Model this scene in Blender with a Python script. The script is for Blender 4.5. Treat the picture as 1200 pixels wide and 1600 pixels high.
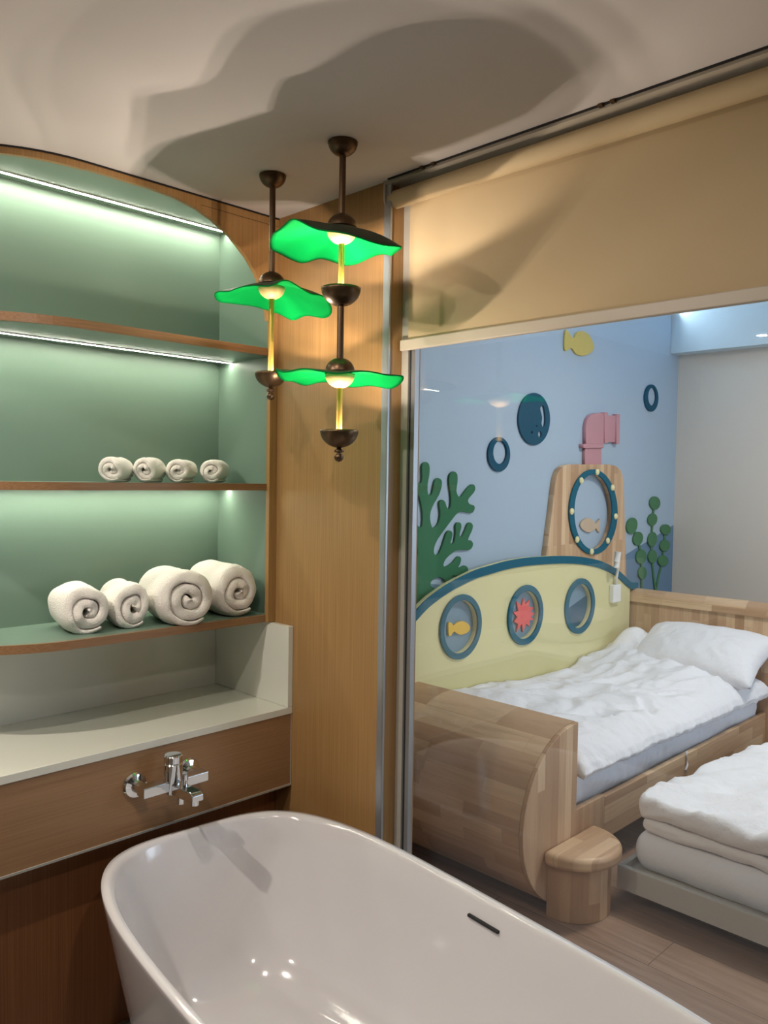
import bpy, bmesh, math, random
from mathutils import Vector, Matrix, noise
PI = math.pi
random.seed(7)
for o in list(bpy.data.objects): bpy.data.objects.remove(o)
S = bpy.context.scene; C = S.collection

# ---------------------------------------------------------------- camera, world, exposure
CAMH = 1.58; FPX = 1269.0
R = Matrix(((0.70446599, 0.0184503, -0.70949789),
            (-0.70957196, 0.03991456, -0.70350157),
            (0.01533948, 0.99903274, 0.04121026)))
cd = bpy.data.cameras.new('camera'); cam = bpy.data.objects.new('camera', cd); C.objects.link(cam)
cd.sensor_fit = 'VERTICAL'; cd.sensor_height = 36; cd.lens = FPX / 1600 * 36; cd.clip_start = .05
cam.matrix_world = Matrix.Translation((0, 0, CAMH)) @ R.to_4x4()
S.camera = cam
W = bpy.data.worlds.new('world'); S.world = W; W.use_nodes = True
W.node_tree.nodes['Background'].inputs[0].default_value = (.5, .55, .6, 1)
W.node_tree.nodes['Background'].inputs[1].default_value = .05
S.view_settings.view_transform = 'Standard'; S.view_settings.look = 'None'
S.view_settings.gamma = 1; S.view_settings.exposure = 0; S.view_settings.use_curve_mapping = False
WARM = (1, .84, .70); COOL = (1, .97, .93)
P_CUP = 3.5          # each of the small lamps in a pendant cup
P_SPOT = 8.5          # bathroom downlight over the tub
P_BED = 30           # bedroom ceiling lamp
P_DAY = 15           # daylight through the bedroom window beyond the right edge
E_LED = 100            # niche light strips
E_COVE = 70          # bedroom cove strip

def light(name, kind, loc, power, col, size=.05, rot=(0, 0, 0), spot=None, parent=None):
    l = bpy.data.lights.new(name, kind); l.energy = power; l.color = col
    if kind == 'AREA':
        l.shape = 'DISK'; l.size = size
    else: l.shadow_soft_size = size
    if spot: l.spot_size = spot; l.spot_blend = .5
    o = bpy.data.objects.new(name, l); C.objects.link(o); o.location = loc; o.rotation_euler = rot
    if parent:
        o.parent = parent
    return o

def px(x, y, Y):
    """point of the vertical plane y=Y that belongs to a photograph position; used to read wall ornaments off"""
    d = R @ Vector((x - 600, -(y - 800), -FPX)); t = Y / d.y
    return d.x * t, CAMH + d.z * t

# ---------------------------------------------------------------- helpers
def bx(bm, x0, x1, y0, y1, z0, z1):
    v = [bm.verts.new(p) for p in ((x0,y0,z0),(x1,y0,z0),(x1,y1,z0),(x0,y1,z0),(x0,y0,z1),(x1,y0,z1),(x1,y1,z1),(x0,y1,z1))]
    for f in ((0,3,2,1),(4,5,6,7),(0,1,5,4),(1,2,6,5),(2,3,7,6),(3,0,4,7)): bm.faces.new([v[i] for i in f])
def grid(bm, rows, closed_u=False, closed_v=False, mi=0):
    """rows of points -> quads"""
    vs = [[bm.verts.new(p) for p in r] for r in rows]
    n = len(vs); m = len(vs[0])
    for i in range(n if closed_v else n - 1):
        for j in range(m if closed_u else m - 1):
            f = bm.faces.new((vs[i][j], vs[i][(j+1) % m], vs[(i+1) % n][(j+1) % m], vs[(i+1) % n][j])); f.material_index = mi
    return vs
def lathe(bm, prof, c=(0, 0, 0), seg=40, axis='Z'):
    rows = []
    for r, z in prof:
        row = []
        for k in range(seg):
            a = 2 * PI * k / seg; p = (r * math.cos(a), r * math.sin(a), z)
            if axis == 'Y': p = (p[0], p[2], p[1])
            if axis == 'X': p = (p[2], p[0], p[1])
            row.append((p[0] + c[0], p[1] + c[1], p[2] + c[2]))
        rows.append(row)
    vs = grid(bm, rows, closed_u=True)
    for row in (vs[0], vs[-1]):
        try: bm.faces.new(row)
        except Exception: pass
def tube(bm, pts, r, seg=14, rr=None):
    pts = [Vector(p) for p in pts]; rows = []
    for i, p in enumerate(pts):
        a = pts[max(0, i-1)]; b = pts[min(len(pts)-1, i+1)]; t = (b - a).normalized()
        u = t.cross(Vector((0, 0, 1)))
        if u.length < 1e-3: u = t.cross(Vector((1, 0, 0)))
        u.normalize(); v = t.cross(u); q = rr[i] if rr else r
        rows.append([p + u * q * math.cos(2*PI*k/seg) + v * q * math.sin(2*PI*k/seg) for k in range(seg)])
    vs = grid(bm, rows, closed_u=True); bm.faces.new(vs[0]); bm.faces.new(vs[-1])
def prism(bm, pts, axis, a0, a1):
    """polygon extruded along axis; pts are the two other coordinates"""
    def P(p, a): return {'X': (a, p[0], p[1]), 'Y': (p[0], a, p[1]), 'Z': (p[0], p[1], a)}[axis]
    A = [bm.verts.new(P(p, a0)) for p in pts]; B = [bm.verts.new(P(p, a1)) for p in pts]; n = len(pts)
    bm.faces.new(A); bm.faces.new(B[::-1])
    for i in range(n): bm.faces.new((A[i], B[i], B[(i+1) % n], A[(i+1) % n]))
def top_root(o):
    while o.parent: o = o.parent
    return o
def obj(name, bm, m, parent=None, smooth=False, bevel=0, seg=2, label=None, local=False, ang=35):
    bmesh.ops.recalc_face_normals(bm, faces=bm.faces)
    me = bpy.data.meshes.new(name); bm.to_mesh(me); bm.free()
    return finish(name, me, m, parent, smooth, bevel, seg, label, local, ang)
def finish(name, me, m, parent=None, smooth=False, bevel=0, seg=2, label=None, local=False, ang=35):
    o = bpy.data.objects.new(name, me); C.objects.link(o)
    for mm in (m if isinstance(m, (list, tuple)) else [m]): me.materials.append(mm)
    if parent:
        o.parent = parent
        if not local: me.transform(Matrix.Translation(-top_root(parent).location))
    if smooth:
        for p in me.polygons: p.use_smooth = True
        if smooth != 'all': me.set_sharp_from_angle(angle=math.radians(ang))
    if bevel:
        b = o.modifiers.new('bevel', 'BEVEL'); b.width = bevel; b.segments = seg; b.limit_method = 'ANGLE'; b.angle_limit = math.radians(40)
        for p in me.polygons: p.use_smooth = True
        b.harden_normals = True
    if label: o['label'] = label
    return o
def settle(o):
    """origin of a one-mesh thing to its base"""
    vs = [v.co for v in o.data.vertices]
    b = Vector(((min(v.x for v in vs) + max(v.x for v in vs)) / 2, (min(v.y for v in vs) + max(v.y for v in vs)) / 2, min(v.z for v in vs)))
    o.data.transform(Matrix.Translation(-b)); o.location = b
def tag(o, label, cat, group=None):
    o['label'] = label; o['category'] = cat
    if group: o['group'] = group
    if o.type == 'MESH' and o.location.length == 0: settle(o)
    return o
def thing(name, label, cat, loc, group=None):
    o = bpy.data.objects.new(name, None); C.objects.link(o); o.location = loc; o.empty_display_size = .05
    return tag(o, label, cat, group)
def struct(name, bm, m, **k):
    o = obj(name, bm, m, **k)
    if not o.parent: o['kind'] = 'structure'
    return o
def box(name, b, m, parent=None, **k):
    bm = bmesh.new(); bx(bm, *b); return obj(name, bm, m, parent, **k)
def sbox(name, b, m):
    bm = bmesh.new(); bx(bm, *b); return struct(name, bm, m)
def smoothed(pts, n=4):
    out = []; N = len(pts)
    for i in range(N):
        p0, p1, p2, p3 = [Vector(pts[(i+k) % N]) for k in (-1, 0, 1, 2)]
        for j in range(n):
            t = j / n
            out.append(tuple(.5 * ((2*p1) + (p2-p0)*t + (2*p0-5*p1+4*p2-p3)*t*t + (3*p1-p0-3*p2+p3)*t**3)))
    return out
def ell(cx, cy, rx, ry, n=48, rot=0):
    out = []
    for k in range(n):
        a = 2*PI*k/n; u = rx*math.cos(a); v = ry*math.sin(a)
        out.append((cx + u*math.cos(rot) - v*math.sin(rot), cy + u*math.sin(rot) + v*math.cos(rot)))
    return out
def cutout(name, loops, yfront, yback, m, parent=None, bev=.0015, **k):
    """flat board with the given (x,z) outlines (holes allowed) standing in a plane y=const"""
    cu = bpy.data.curves.new(name, 'CURVE'); cu.dimensions = '2D'; cu.fill_mode = 'BOTH'
    th = yback - yfront
    cu.extrude = th / 2 - bev; cu.bevel_depth = bev; cu.bevel_resolution = 1; cu.offset = -bev
    for lp in loops:
        s = cu.splines.new('POLY'); s.points.add(len(lp) - 1); s.use_cyclic_u = True
        for i, p in enumerate(lp): s.points[i].co = (p[0], p[1], 0, 1)
    t = bpy.data.objects.new('t', cu); C.objects.link(t)
    bpy.context.view_layer.update()
    me = bpy.data.meshes.new_from_object(t.evaluated_get(bpy.context.evaluated_depsgraph_get()))
    bpy.data.objects.remove(t)
    me.name = name
    for v in me.vertices: v.co = Vector((v.co.x, (yfront + yback) / 2 - v.co.z, v.co.y))
    bm = bmesh.new(); bm.from_mesh(me); bmesh.ops.remove_doubles(bm, verts=bm.verts, dist=1e-5)
    me.materials.clear()
    return obj(name, bm, m, parent, **k)
def P2(lst, Y): return [px(a, b, Y) for a, b in lst]

# ---------------------------------------------------------------- materials
def lin(c): return tuple(((v/255)/12.92 if v/255 <= .04045 else ((v/255+.055)/1.055)**2.4) for v in c) + (1,)
def mat(name, col, rough=.5, metal=0, spec=.5, bump=None, emit=None, coat=0, sheen=0, trans=0):
    m = bpy.data.materials.new(name); m.use_nodes = True; nt = m.node_tree; b = nt.nodes['Principled BSDF']
    b.inputs['Base Color'].default_value = lin(col); b.inputs['Roughness'].default_value = rough
    b.inputs['Metallic'].default_value = metal; b.inputs['Specular IOR Level'].default_value = spec
    b.inputs['Coat Weight'].default_value = coat; b.inputs['Coat Roughness'].default_value = .08
    b.inputs['Sheen Weight'].default_value = sheen
    if emit: b.inputs['Emission Color'].default_value = lin(emit[0]); b.inputs['Emission Strength'].default_value = emit[1]
    if bump:
        sc, st, dist = bump
        tc = nt.nodes.new('ShaderNodeTexCoord'); n = nt.nodes.new('ShaderNodeTexNoise'); bp = nt.nodes.new('ShaderNodeBump')
        n.inputs['Scale'].default_value = sc; n.inputs['Detail'].default_value = 4
        nt.links.new(tc.outputs['Object'], n.inputs['Vector']); nt.links.new(n.outputs['Fac'], bp.inputs['Height'])
        bp.inputs['Strength'].default_value = st; bp.inputs['Distance'].default_value = dist
        nt.links.new(bp.outputs['Normal'], b.inputs['Normal'])
    return m
def mixrgb(nt, fac, a, b, mode='MIX'):
    n = nt.nodes.new('ShaderNodeMix'); n.data_type = 'RGBA'; n.blend_type = mode
    for i, v in ((0, fac), (6, a), (7, b)):
        if hasattr(v, 'is_linked'): nt.links.new(v, n.inputs[i])
        else: n.inputs[i].default_value = v
    return n.outputs[2]
def laminate(name, c1, c2, scale, rough=.42):
    """fine straight grain; scale = stretch of the noise per axis"""
    m = mat(name, c1, rough); nt = m.node_tree; b = nt.nodes['Principled BSDF']
    tc = nt.nodes.new('ShaderNodeTexCoord'); mp = nt.nodes.new('ShaderNodeMapping'); mp.inputs['Scale'].default_value = scale
    n = nt.nodes.new('ShaderNodeTexNoise'); n.inputs['Scale'].default_value = 1; n.inputs['Detail'].default_value = 5; n.inputs['Roughness'].default_value = .6
    n2 = nt.nodes.new('ShaderNodeTexNoise'); n2.inputs['Scale'].default_value = .25; n2.inputs['Detail'].default_value = 2
    nt.links.new(tc.outputs['Object'], mp.inputs[0]); nt.links.new(mp.outputs[0], n.inputs['Vector']); nt.links.new(mp.outputs[0], n2.inputs['Vector'])
    r = nt.nodes.new('ShaderNodeMapRange'); r.inputs[1].default_value = .35; r.inputs[2].default_value = .65
    nt.links.new(n.outputs['Fac'], r.inputs[0])
    col = mixrgb(nt, r.outputs[0], lin(c1), lin(c2))
    r2 = nt.nodes.new('ShaderNodeMapRange'); r2.inputs[1].default_value = .3; r2.inputs[2].default_value = .7; r2.inputs[3].default_value = .0; r2.inputs[4].default_value = .22
    nt.links.new(n2.outputs['Fac'], r2.inputs[0])
    col = mixrgb(nt, r2.outputs[0], col, lin(c2))
    nt.links.new(col, b.inputs['Base Color'])
    bp = nt.nodes.new('ShaderNodeBump'); bp.inputs['Strength'].default_value = .12; bp.inputs['Distance'].default_value = .0006
    nt.links.new(n.outputs['Fac'], bp.inputs['Height']); nt.links.new(bp.outputs['Normal'], b.inputs['Normal'])
    return m
def staves(name, u, v, w=.34, h=.05, off=0.0):
    """rubberwood board of finger-jointed staves; u = axis along the staves, v = axis across"""
    m = mat(name, (190, 150, 115), .45); nt = m.node_tree; b = nt.nodes['Principled BSDF']; N = nt.nodes.new; L = nt.links.new
    tc = N('ShaderNodeTexCoord'); s = N('ShaderNodeSeparateXYZ'); L(tc.outputs['Object'], s.inputs[0])
    cb = N('ShaderNodeCombineXYZ'); L(s.outputs['XYZ'.index(u)], cb.inputs[0]); L(s.outputs['XYZ'.index(v)], cb.inputs[1])
    ad = N('ShaderNodeVectorMath'); ad.inputs[1].default_value = (3.37 + off, 5.11 + off, 0); L(cb.outputs[0], ad.inputs[0])
    br = N('ShaderNodeTexBrick'); L(ad.outputs[0], br.inputs['Vector'])
    br.offset = .37; br.squash = .8; br.squash_frequency = 3
    br.inputs['Color1'].default_value = (0, 0, 0, 1); br.inputs['Color2'].default_value = (1, 1, 1, 1)
    br.inputs['Scale'].default_value = 1; br.inputs['Mortar Size'].default_value = .0006; br.inputs['Brick Width'].default_value = w; br.inputs['Row Height'].default_value = h
    br.inputs['Mortar'].default_value = (.25, .25, .25, 1)
    cr = N('ShaderNodeValToRGB'); e = cr.color_ramp.elements
    e[0].position = 0; e[0].color = lin((180, 143, 108)); e[1].position = 1; e[1].color = lin((226, 194, 156))
    x = e.new(.45); x.color = lin((202, 166, 130)); x = e.new(.7); x.color = lin((211, 176, 139))
    L(br.outputs['Color'], cr.inputs[0])
    sc = N('ShaderNodeVectorMath'); sc.operation = 'MULTIPLY'; sc.inputs[1].default_value = (4, 70, 1); L(ad.outputs[0], sc.inputs[0])
    sh = N('ShaderNodeVectorMath'); sh.operation = 'MULTIPLY_ADD'; sh.inputs[1].default_value = (9, 9, 9); L(br.outputs['Color'], sh.inputs[0]); L(sc.outputs[0], sh.inputs[2])
    n = N('ShaderNodeTexNoise'); n.inputs['Scale'].default_value = 1; n.inputs['Detail'].default_value = 4; n.inputs['Distortion'].default_value = .6; L(sh.outputs[0], n.inputs['Vector'])
    r = N('ShaderNodeMapRange'); r.inputs[1].default_value = .45; r.inputs[2].default_value = .75; r.inputs[4].default_value = .3; L(n.outputs['Fac'], r.inputs[0])
    L(mixrgb(nt, r.outputs[0], cr.outputs[0], lin((140, 104, 78))), b.inputs['Base Color'])
    return m
M = {}
M['ceil'] = mat('ceiling paint', (208, 203, 200), .9, bump=(60, .04, .001))
M['panel'] = laminate('oak laminate vertical grain', (170, 132, 84), (152, 115, 69), (260, 260, 2.2))
M['panelh'] = laminate('oak laminate horizontal grain', (164, 126, 88), (146, 109, 74), (3, 3, 320))
M['oakdark'] = laminate('oak laminate lower wall', (160, 108, 68), (138, 90, 55), (260, 260, 2.2))
M['edge'] = laminate('oak edge band', (150, 114, 80), (130, 96, 64), (4, 260, 260))
M['green'] = mat('sage green laminate', (112, 134, 120), .38, spec=.4)
M['quartz'] = mat('white quartz', (222, 222, 210), .16, bump=(30, .02, .001))
M['alu'] = mat('brushed aluminium', (176, 180, 184), .34, .75)
M['aluw'] = mat('pale anodised aluminium', (186, 184, 174), .4, .3)
M['gasket'] = mat('dark rubber seal', (34, 36, 40), .6)
M['bronze'] = mat('dark bronze', (96, 76, 56), .36, .85)
M['brass'] = mat('satin brass', (206, 172, 84), .42, .55)
M['pearl'] = mat('satin champagne metal', (206, 176, 120), .6, .3)
M['leafg'] = mat('leaf underside green enamel', (1, 120, 52), .85, spec=.04)
M['leafd'] = mat('leaf upper face dark green', (42, 54, 40), .5, .3)
M['chrome'] = mat('chrome', (225, 228, 230), .06, 1)
M['tub'] = mat('white glazed acrylic', (216, 213, 214), .1, coat=.6)
M['towel'] = mat('white terry cloth', (238, 232, 224), .95, spec=.1, bump=(260, 1, .004), sheen=.2)
M['blind'] = mat('beige blind fabric', (196, 176, 140), .85, spec=.2, bump=(900, .2, .0005))
M['cream'] = mat('cream plastic', (192, 182, 164), .4)
M['led'] = mat('led diffuser', (255, 255, 245), .5, emit=((255, 252, 232), E_LED))
M['cove'] = mat('cool led diffuser', (255, 255, 255), .5, emit=((225, 242, 255), E_COVE))
M['lampface'] = mat('lit lamp glass', (255, 250, 240), .5, emit=((255, 244, 230), 6))
M['skypane'] = mat('frosted pane with daylight', (220, 230, 240), .5, emit=((200, 222, 255), 2.5))
M['whitepaint'] = mat('white painted metal', (235, 235, 232), .4)
M['grey'] = mat('warm grey wall covering', (220, 211, 198), .85, bump=(8, .05, .003))
M['beam'] = mat('pale blue white paint', (206, 222, 230), .8)
M['bedceil'] = mat('bedroom ceiling paint', (170, 198, 220), .85)
M['hull'] = mat('pale yellow painted board', (218, 211, 160), .45, spec=.3)
M['teal'] = mat('teal painted board', (30, 98, 120), .65, spec=.15)
M['tealb'] = mat('dark teal painted board', (22, 80, 104), .65, spec=.15)
M['tealw'] = mat('dark teal wave board', (38, 88, 112), .5)
M['haze'] = mat('porthole back board blue grey', (112, 142, 162), .5)
M['coral'] = mat('green painted coral board', (54, 112, 80), .65, spec=.15)
M['weed'] = mat('green painted seaweed board', (80, 126, 90), .65, spec=.15)
M['pink'] = mat('dusty pink painted board', (194, 142, 150), .45)
M['fishy'] = mat('yellow painted board', (206, 184, 98), .45)
M['fisho'] = mat('warm yellow painted board', (226, 182, 62), .45)
M['star'] = mat('coral red painted board', (226, 92, 92), .45)
M['plywood'] = mat('pale plywood', (200, 178, 152), .55)
M['stud'] = mat('cream studs', (236, 228, 176), .35)
M['sheet'] = mat('white cotton', (232, 234, 240), .85, spec=.2, bump=(30, .25, .01), sheen=.1)
M['sheetb'] = mat('white cotton duvet', (236, 235, 237), .85, spec=.2, bump=(11, .5, .03), sheen=.1)
M['frameg'] = mat('pale grey powder coat', (186, 184, 176), .45)
M['rubberwheel'] = mat('translucent grey wheel', (120, 112, 104), .4)
M['black'] = mat('black plastic', (14, 14, 15), .5)
M['fbY'] = staves('rubberwood along width', 'Y', 'Z', .36, .05)
M['capZ'] = staves('rubberwood upright', 'Z', 'X', .8, .045, .4)
M['hbZ'] = staves('rubberwood headboard upright', 'Z', 'Y', .5, .05, .9)
M['hbY'] = staves('rubberwood headboard rail', 'Y', 'Z', .3, .045, 1.7)
M['railX'] = staves('rubberwood along length', 'X', 'Z', .5, .07, 2.3)
M['stepX'] = staves('rubberwood step top', 'X', 'Y', .5, .05, 3.1)
M['twZ'] = staves('rubberwood tower', 'Z', 'X', .5, .04, 4.4)

M['darkwall'] = mat('taupe bathroom wall tile', (74, 65, 56), .5)
def floor_mat():
    m = mat('brown oak plank floor', (120, 98, 84), .38); nt = m.node_tree; b = nt.nodes['Principled BSDF']; N = nt.nodes.new; L = nt.links.new
    tc = N('ShaderNodeTexCoord'); br = N('ShaderNodeTexBrick'); mp = N('ShaderNodeMapping'); L(tc.outputs['Object'], mp.inputs[0]); L(mp.outputs[0], br.inputs['Vector'])
    mp.inputs['Rotation'].default_value = (0, 0, PI/2)
    br.inputs['Scale'].default_value = 1; br.inputs['Brick Width'].default_value = 1.2; br.inputs['Row Height'].default_value = .19; br.inputs['Mortar Size'].default_value = .0012
    br.inputs['Color1'].default_value = lin((168, 140, 120)); br.inputs['Color2'].default_value = lin((146, 120, 102)); br.inputs['Mortar'].default_value = lin((60, 48, 40))
    mp2 = N('ShaderNodeMapping'); mp2.inputs['Scale'].default_value = (40, 3, 1); L(tc.outputs['Object'], mp2.inputs[0])
    n = N('ShaderNodeTexNoise'); n.inputs['Scale'].default_value = 1; n.inputs['Detail'].default_value = 5; n.inputs['Distortion'].default_value = .5; L(mp2.outputs[0], n.inputs['Vector'])
    r = N('ShaderNodeMapRange'); r.inputs[1].default_value = .4; r.inputs[2].default_value = .7; r.inputs[4].default_value = .6; L(n.outputs['Fac'], r.inputs[0])
    L(mixrgb(nt, r.outputs[0], br.outputs['Color'], lin((118, 92, 76))), b.inputs['Base Color'])
    return m
M['floor'] = floor_mat()
M['bathfloor'] = mat('grey bathroom tile', (120, 116, 110), .4)
def mural():
    """blue wall with a deeper blue dune painted along the bottom"""
    m = mat('blue mural wall', (150, 186, 214), .75); nt = m.node_tree; b = nt.nodes['Principled BSDF']; N = nt.nodes.new; L = nt.links.new
    tc = N('ShaderNodeTexCoord'); s = N('ShaderNodeSeparateXYZ'); L(tc.outputs['Object'], s.inputs[0])
    cv = N('ShaderNodeFloatCurve'); c = cv.mapping.curves[0]
    mr = N('ShaderNodeMapRange'); mr.inputs[1].default_value = 1.5; mr.inputs[2].default_value = 5.5; L(s.outputs[0], mr.inputs[0]); L(mr.outputs[0], cv.inputs['Value'])
    for i, (x, z) in enumerate(((1.5, 1.12), (2.7, 1.11), (3.4, 1.0), (4.4, 1.07), (4.62, 1.125), (5.3, 1.3), (5.5, 1.36))):
        p = ((x - 1.5) / 4, z / 2)
        if i == 0: c.points[0].location = p
        elif i == 6: c.points[-1].location = p
        else: c.points.new(*p)
    cv.mapping.update()
    mu = N('ShaderNodeMath'); mu.operation = 'MULTIPLY'; mu.inputs[1].default_value = 2; L(cv.outputs[0], mu.inputs[0])
    lt = N('ShaderNodeMath'); lt.operation = 'LESS_THAN'; L(s.outputs[2], lt.inputs[0]); L(mu.outputs[0], lt.inputs[1])
    L(mixrgb(nt, lt.outputs[0], lin((170, 189, 206)), lin((104, 134, 160))), b.inputs['Base Color'])
    return m
M['mural'] = mural()
def glass():
    m = bpy.data.materials.new('clear window glass'); m.use_nodes = True; nt = m.node_tree; nt.nodes.clear(); N = nt.nodes.new
    o = N('ShaderNodeOutputMaterial'); mx = N('ShaderNodeMixShader'); t = N('ShaderNodeBsdfTransparent'); g = N('ShaderNodeBsdfGlossy'); fr = N('ShaderNodeFresnel')
    t.inputs[0].default_value = (.965, .965, .95, 1); g.inputs['Roughness'].default_value = 0.0; fr.inputs[0].default_value = 1.5
    ge = N('ShaderNodeNewGeometry'); mr = N('ShaderNodeMapRange'); mr.inputs[3].default_value = 1.5; mr.inputs[4].default_value = 1 / 1.5; nt.links.new(ge.outputs['Backfacing'], mr.inputs[0]); nt.links.new(mr.outputs[0], fr.inputs[0])
    mu = N('ShaderNodeMath'); mu.operation = 'MULTIPLY'; mu.inputs[1].default_value = 1.2
    nt.links.new(fr.outputs[0], mu.inputs[0]); nt.links.new(mu.outputs[0], mx.inputs[0]); nt.links.new(t.outputs[0], mx.inputs[1]); nt.links.new(g.outputs[0], mx.inputs[2]); nt.links.new(mx.outputs[0], o.inputs[0])
    return m
M['glass'] = glass()

# ---------------------------------------------------------------- the setting
ZC = 2.42; XG = 1.654; YN = 2.155; YB = 2.468; YC = 2.045; YW = 2.478
sbox('floor', (-2.2, 1.72, -1.6, 2.6, -.1, 0), M['bathfloor']); sbox('floor_bedroom', (1.72, 5.5, -1.6, 2.6, -.1, 0), M['floor'])
bm = bmesh.new(); cv_ = [(1.0 - .36 * math.sin(PI/2*k/16), YB - (YB - YN + .0135) * math.cos(PI/2*k/16)) for k in range(17)]
prism(bm, [(-2.2, -1.6), (1.72, -1.6), (1.72, YN - .0135)] + cv_ + [(-2.2, YB + .01)], 'Z', ZC, ZC + .08); struct('ceiling', bm, M['ceil'])
sbox('ceiling_bedroom', (1.79, 5.5, -1.6, 2.6, 2.78, 2.88), M['bedceil'])
sbox('wall_back', (-2.2, 1.72, YB + .012, 2.6, 0, 2.6), M['darkwall'])
sbox('wall_mural', (1.79, 5.5, YW, 2.6, 0, 2.78), M['mural'])
sbox('wall_grey', (5.29, 5.42, -1.6, YW, 0, 2.78), M['grey'])
sbox('wall_bedroom_near', (1.79, 5.42, -1.7, -1.6, 0, 2.78), M['grey'])
sbox('wall_left', (-2.3, -2.2, -1.6, 2.6, 0, 2.6), M['darkwall']); sbox('wall_behind', (-2.3, 1.72, -1.7, -1.6, 0, 2.6), M['darkwall'])
sbox('wall_header', (1.72, 1.79, -1.6, 2.6, ZC, 2.8), M['beam'])
sbox('trim_soffit', (5.17, 5.289, -1.6, YW - .001, 2.435, 2.779), M['beam'])
sbox('wall_panel', (XG, 1.79, 1.633, YB + .01, 0, ZC), M['panel'])
bm = bmesh.new(); bx(bm, XG - .0025, XG, 1.632, 1.6545, .0, ZC); bx(bm, XG - .0025, XG + .004, 1.629, 1.633, 0, ZC); struct('trim_metal_edge', bm, M['alu'])
sbox('trim_plinth', (-2.2, XG - .001, 2.13, 2.2, 0, .577), M['oakdark'])
# window in the partition
bm = bmesh.new(); bx(bm, 1.709, 1.75, 1.606, 1.632, .04, 2.42); bx(bm, 1.709, 1.75, -1.55, 1.632, .0, .04); bx(bm, 1.709, 1.75, -1.6, -1.55, 0, ZC); bx(bm, 1.709, 1.75, -1.55, 1.599, 2.385, 2.42)
win = struct('window_1', bm, M['aluw'])
bm = bmesh.new(); bx(bm, 1.716, 1.738, 1.597, 1.606, .04, 2.385); o = obj('window_seal', bm, M['gasket'], win)
bm = bmesh.new(); bx(bm, 1.7135, 1.731, 1.583, 1.597, .04, 2.385); obj('window_inner_frame', bm, M['alu'], win)
bm = bmesh.new(); bx(bm, 1.720, 1.726, -1.55, 1.585, .04, 2.386); obj('window_pane', bm, M['glass'], win)

# ---------------------------------------------------------------- shelf niche
cab = thing('shelf_cabinet', 'sage green open shelf niche with oak front and arched corner', 'shelves', (1.1, YN, 1.1))
def plan(y0=YN, n=14):
    """front edge of shelf in plan from right to left with rounded left end"""
    pts = [(1.632, y0), (1.0, y0)]
    for k in range(1, n + 1):
        a = PI/2 * k / n; pts.append((1.0 - .36 * math.sin(a), YB - (YB - y0) * math.cos(a)))
    return pts
def back_panel():
    bm = bmesh.new(); bx(bm, .60, 1.645, YB, YB + .011, 1.122, 2.44); return bm
obj('back_panel', back_panel(), M['green'], cab)
box('side_panel', (1.645, XG - .001, YN + .004, YB, 1.1, 2.44), M['green'], cab)
box('side_edge', (1.624, XG - .001, YN - .014, YN + .004, 1.1, 2.0845), M['panel'], cab, label='vertical oak edge of the niche')
def shelf(z0, z1):
    pts = plan(YN + .012) ; bm = bmesh.new(); prism(bm, pts + [(1.645, YB), (1.645, YN + .012)][0:2], 'Z', z0, z1)
    s = obj('shelf', bm, M['green'], cab)
    bm = bmesh.new(); a = plan(YN); b = plan(YN + .0122); poly = a + b[::-1]; prism(bm, poly, 'Z', z0 - .001, z1 + .001)
    obj('edge_band', bm, M['edge'], s, label='oak edge strip')
    return s
S4 = (1.1, 1.122); S3 = (1.536, 1.556); S2 = (1.976, 1.998)
for s in (S2, S3, S4): shelf(*s)
bm = bmesh.new(); prism(bm, plan(YN + .012) + [(1.645, YB), (1.645, YN + .012)], 'Z', 2.431, 2.455); obj('top_panel', bm, M['green'], cab)
# arch board : flat part with arch cut, and rounded left end as a bent strip
arch = [(0.98, 2.401), (1.098, 2.400), (1.2, 2.398), (1.275, 2.393), (1.346, 2.379), (1.405, 2.357), (1.465, 2.324), (1.526, 2.273), (1.563, 2.228), (1.590, 2.178), (1.605, 2.13), (1.612, 2.085)]
bm = bmesh.new(); prism(bm, [(1.0, 2.46)] + [(1.0, 2.401)] + arch[1:] + [(1.653, 2.085), (1.653, 2.46)], 'Y', YN - .014, YN + .002)
obj('arch_board', bm, M['panel'], cab, smooth=True, ang=30)
box('band_seam', (1.36, XG - .002, YN - .0146, YN - .0139, 2.3915, 2.3925), M['black'], cab, label='fine dark seam under the top band')
bm = bmesh.new(); prism(bm, [(1.0, 2.415), (1.653, 2.415), (1.653, 2.4195), (1.0, 2.4195)], 'Y', YN - .017, YN - .013)
A = plan(YN - .017)[1:]; B = plan(YN - .013)[1:]; prism(bm, A + B[::-1], 'Z', 2.415, 2.4195)
obj('shadow_gap', bm, M['black'], cab, label='dark gap line under the ceiling')
bm = bmesh.new(); A = plan(YN - .014)[1:]; B = plan(YN + .002)[1:]; prism(bm, A + B[::-1], 'Z', 2.398, 2.46); obj('rounded_fascia', bm, M['panel'], cab, smooth=True)
def strip(x0, x1, y0, y1, z0, z1, label=None):
    bm = bmesh.new(); bx(bm, x0, x1, y0, y1, z0 + .0004, z1); h = obj('light_strip', bm, M['aluw'], cab, label=label)
    bm = bmesh.new(); bx(bm, x0 + .002, x1 - .002, y0 + .0005, y1 - .0005, z0, z0 + .00035); obj('diffuser', bm, M['led'], h)
strip(.68, 1.644, 2.411, 2.423, 2.4265, 2.4305); strip(.70, 1.644, 2.386, 2.396, S2[0] - .004, S2[0] - .0003); strip(.70, 1.644, 2.396, 2.406, S3[0] - .004, S3[0] - .0003)

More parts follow.
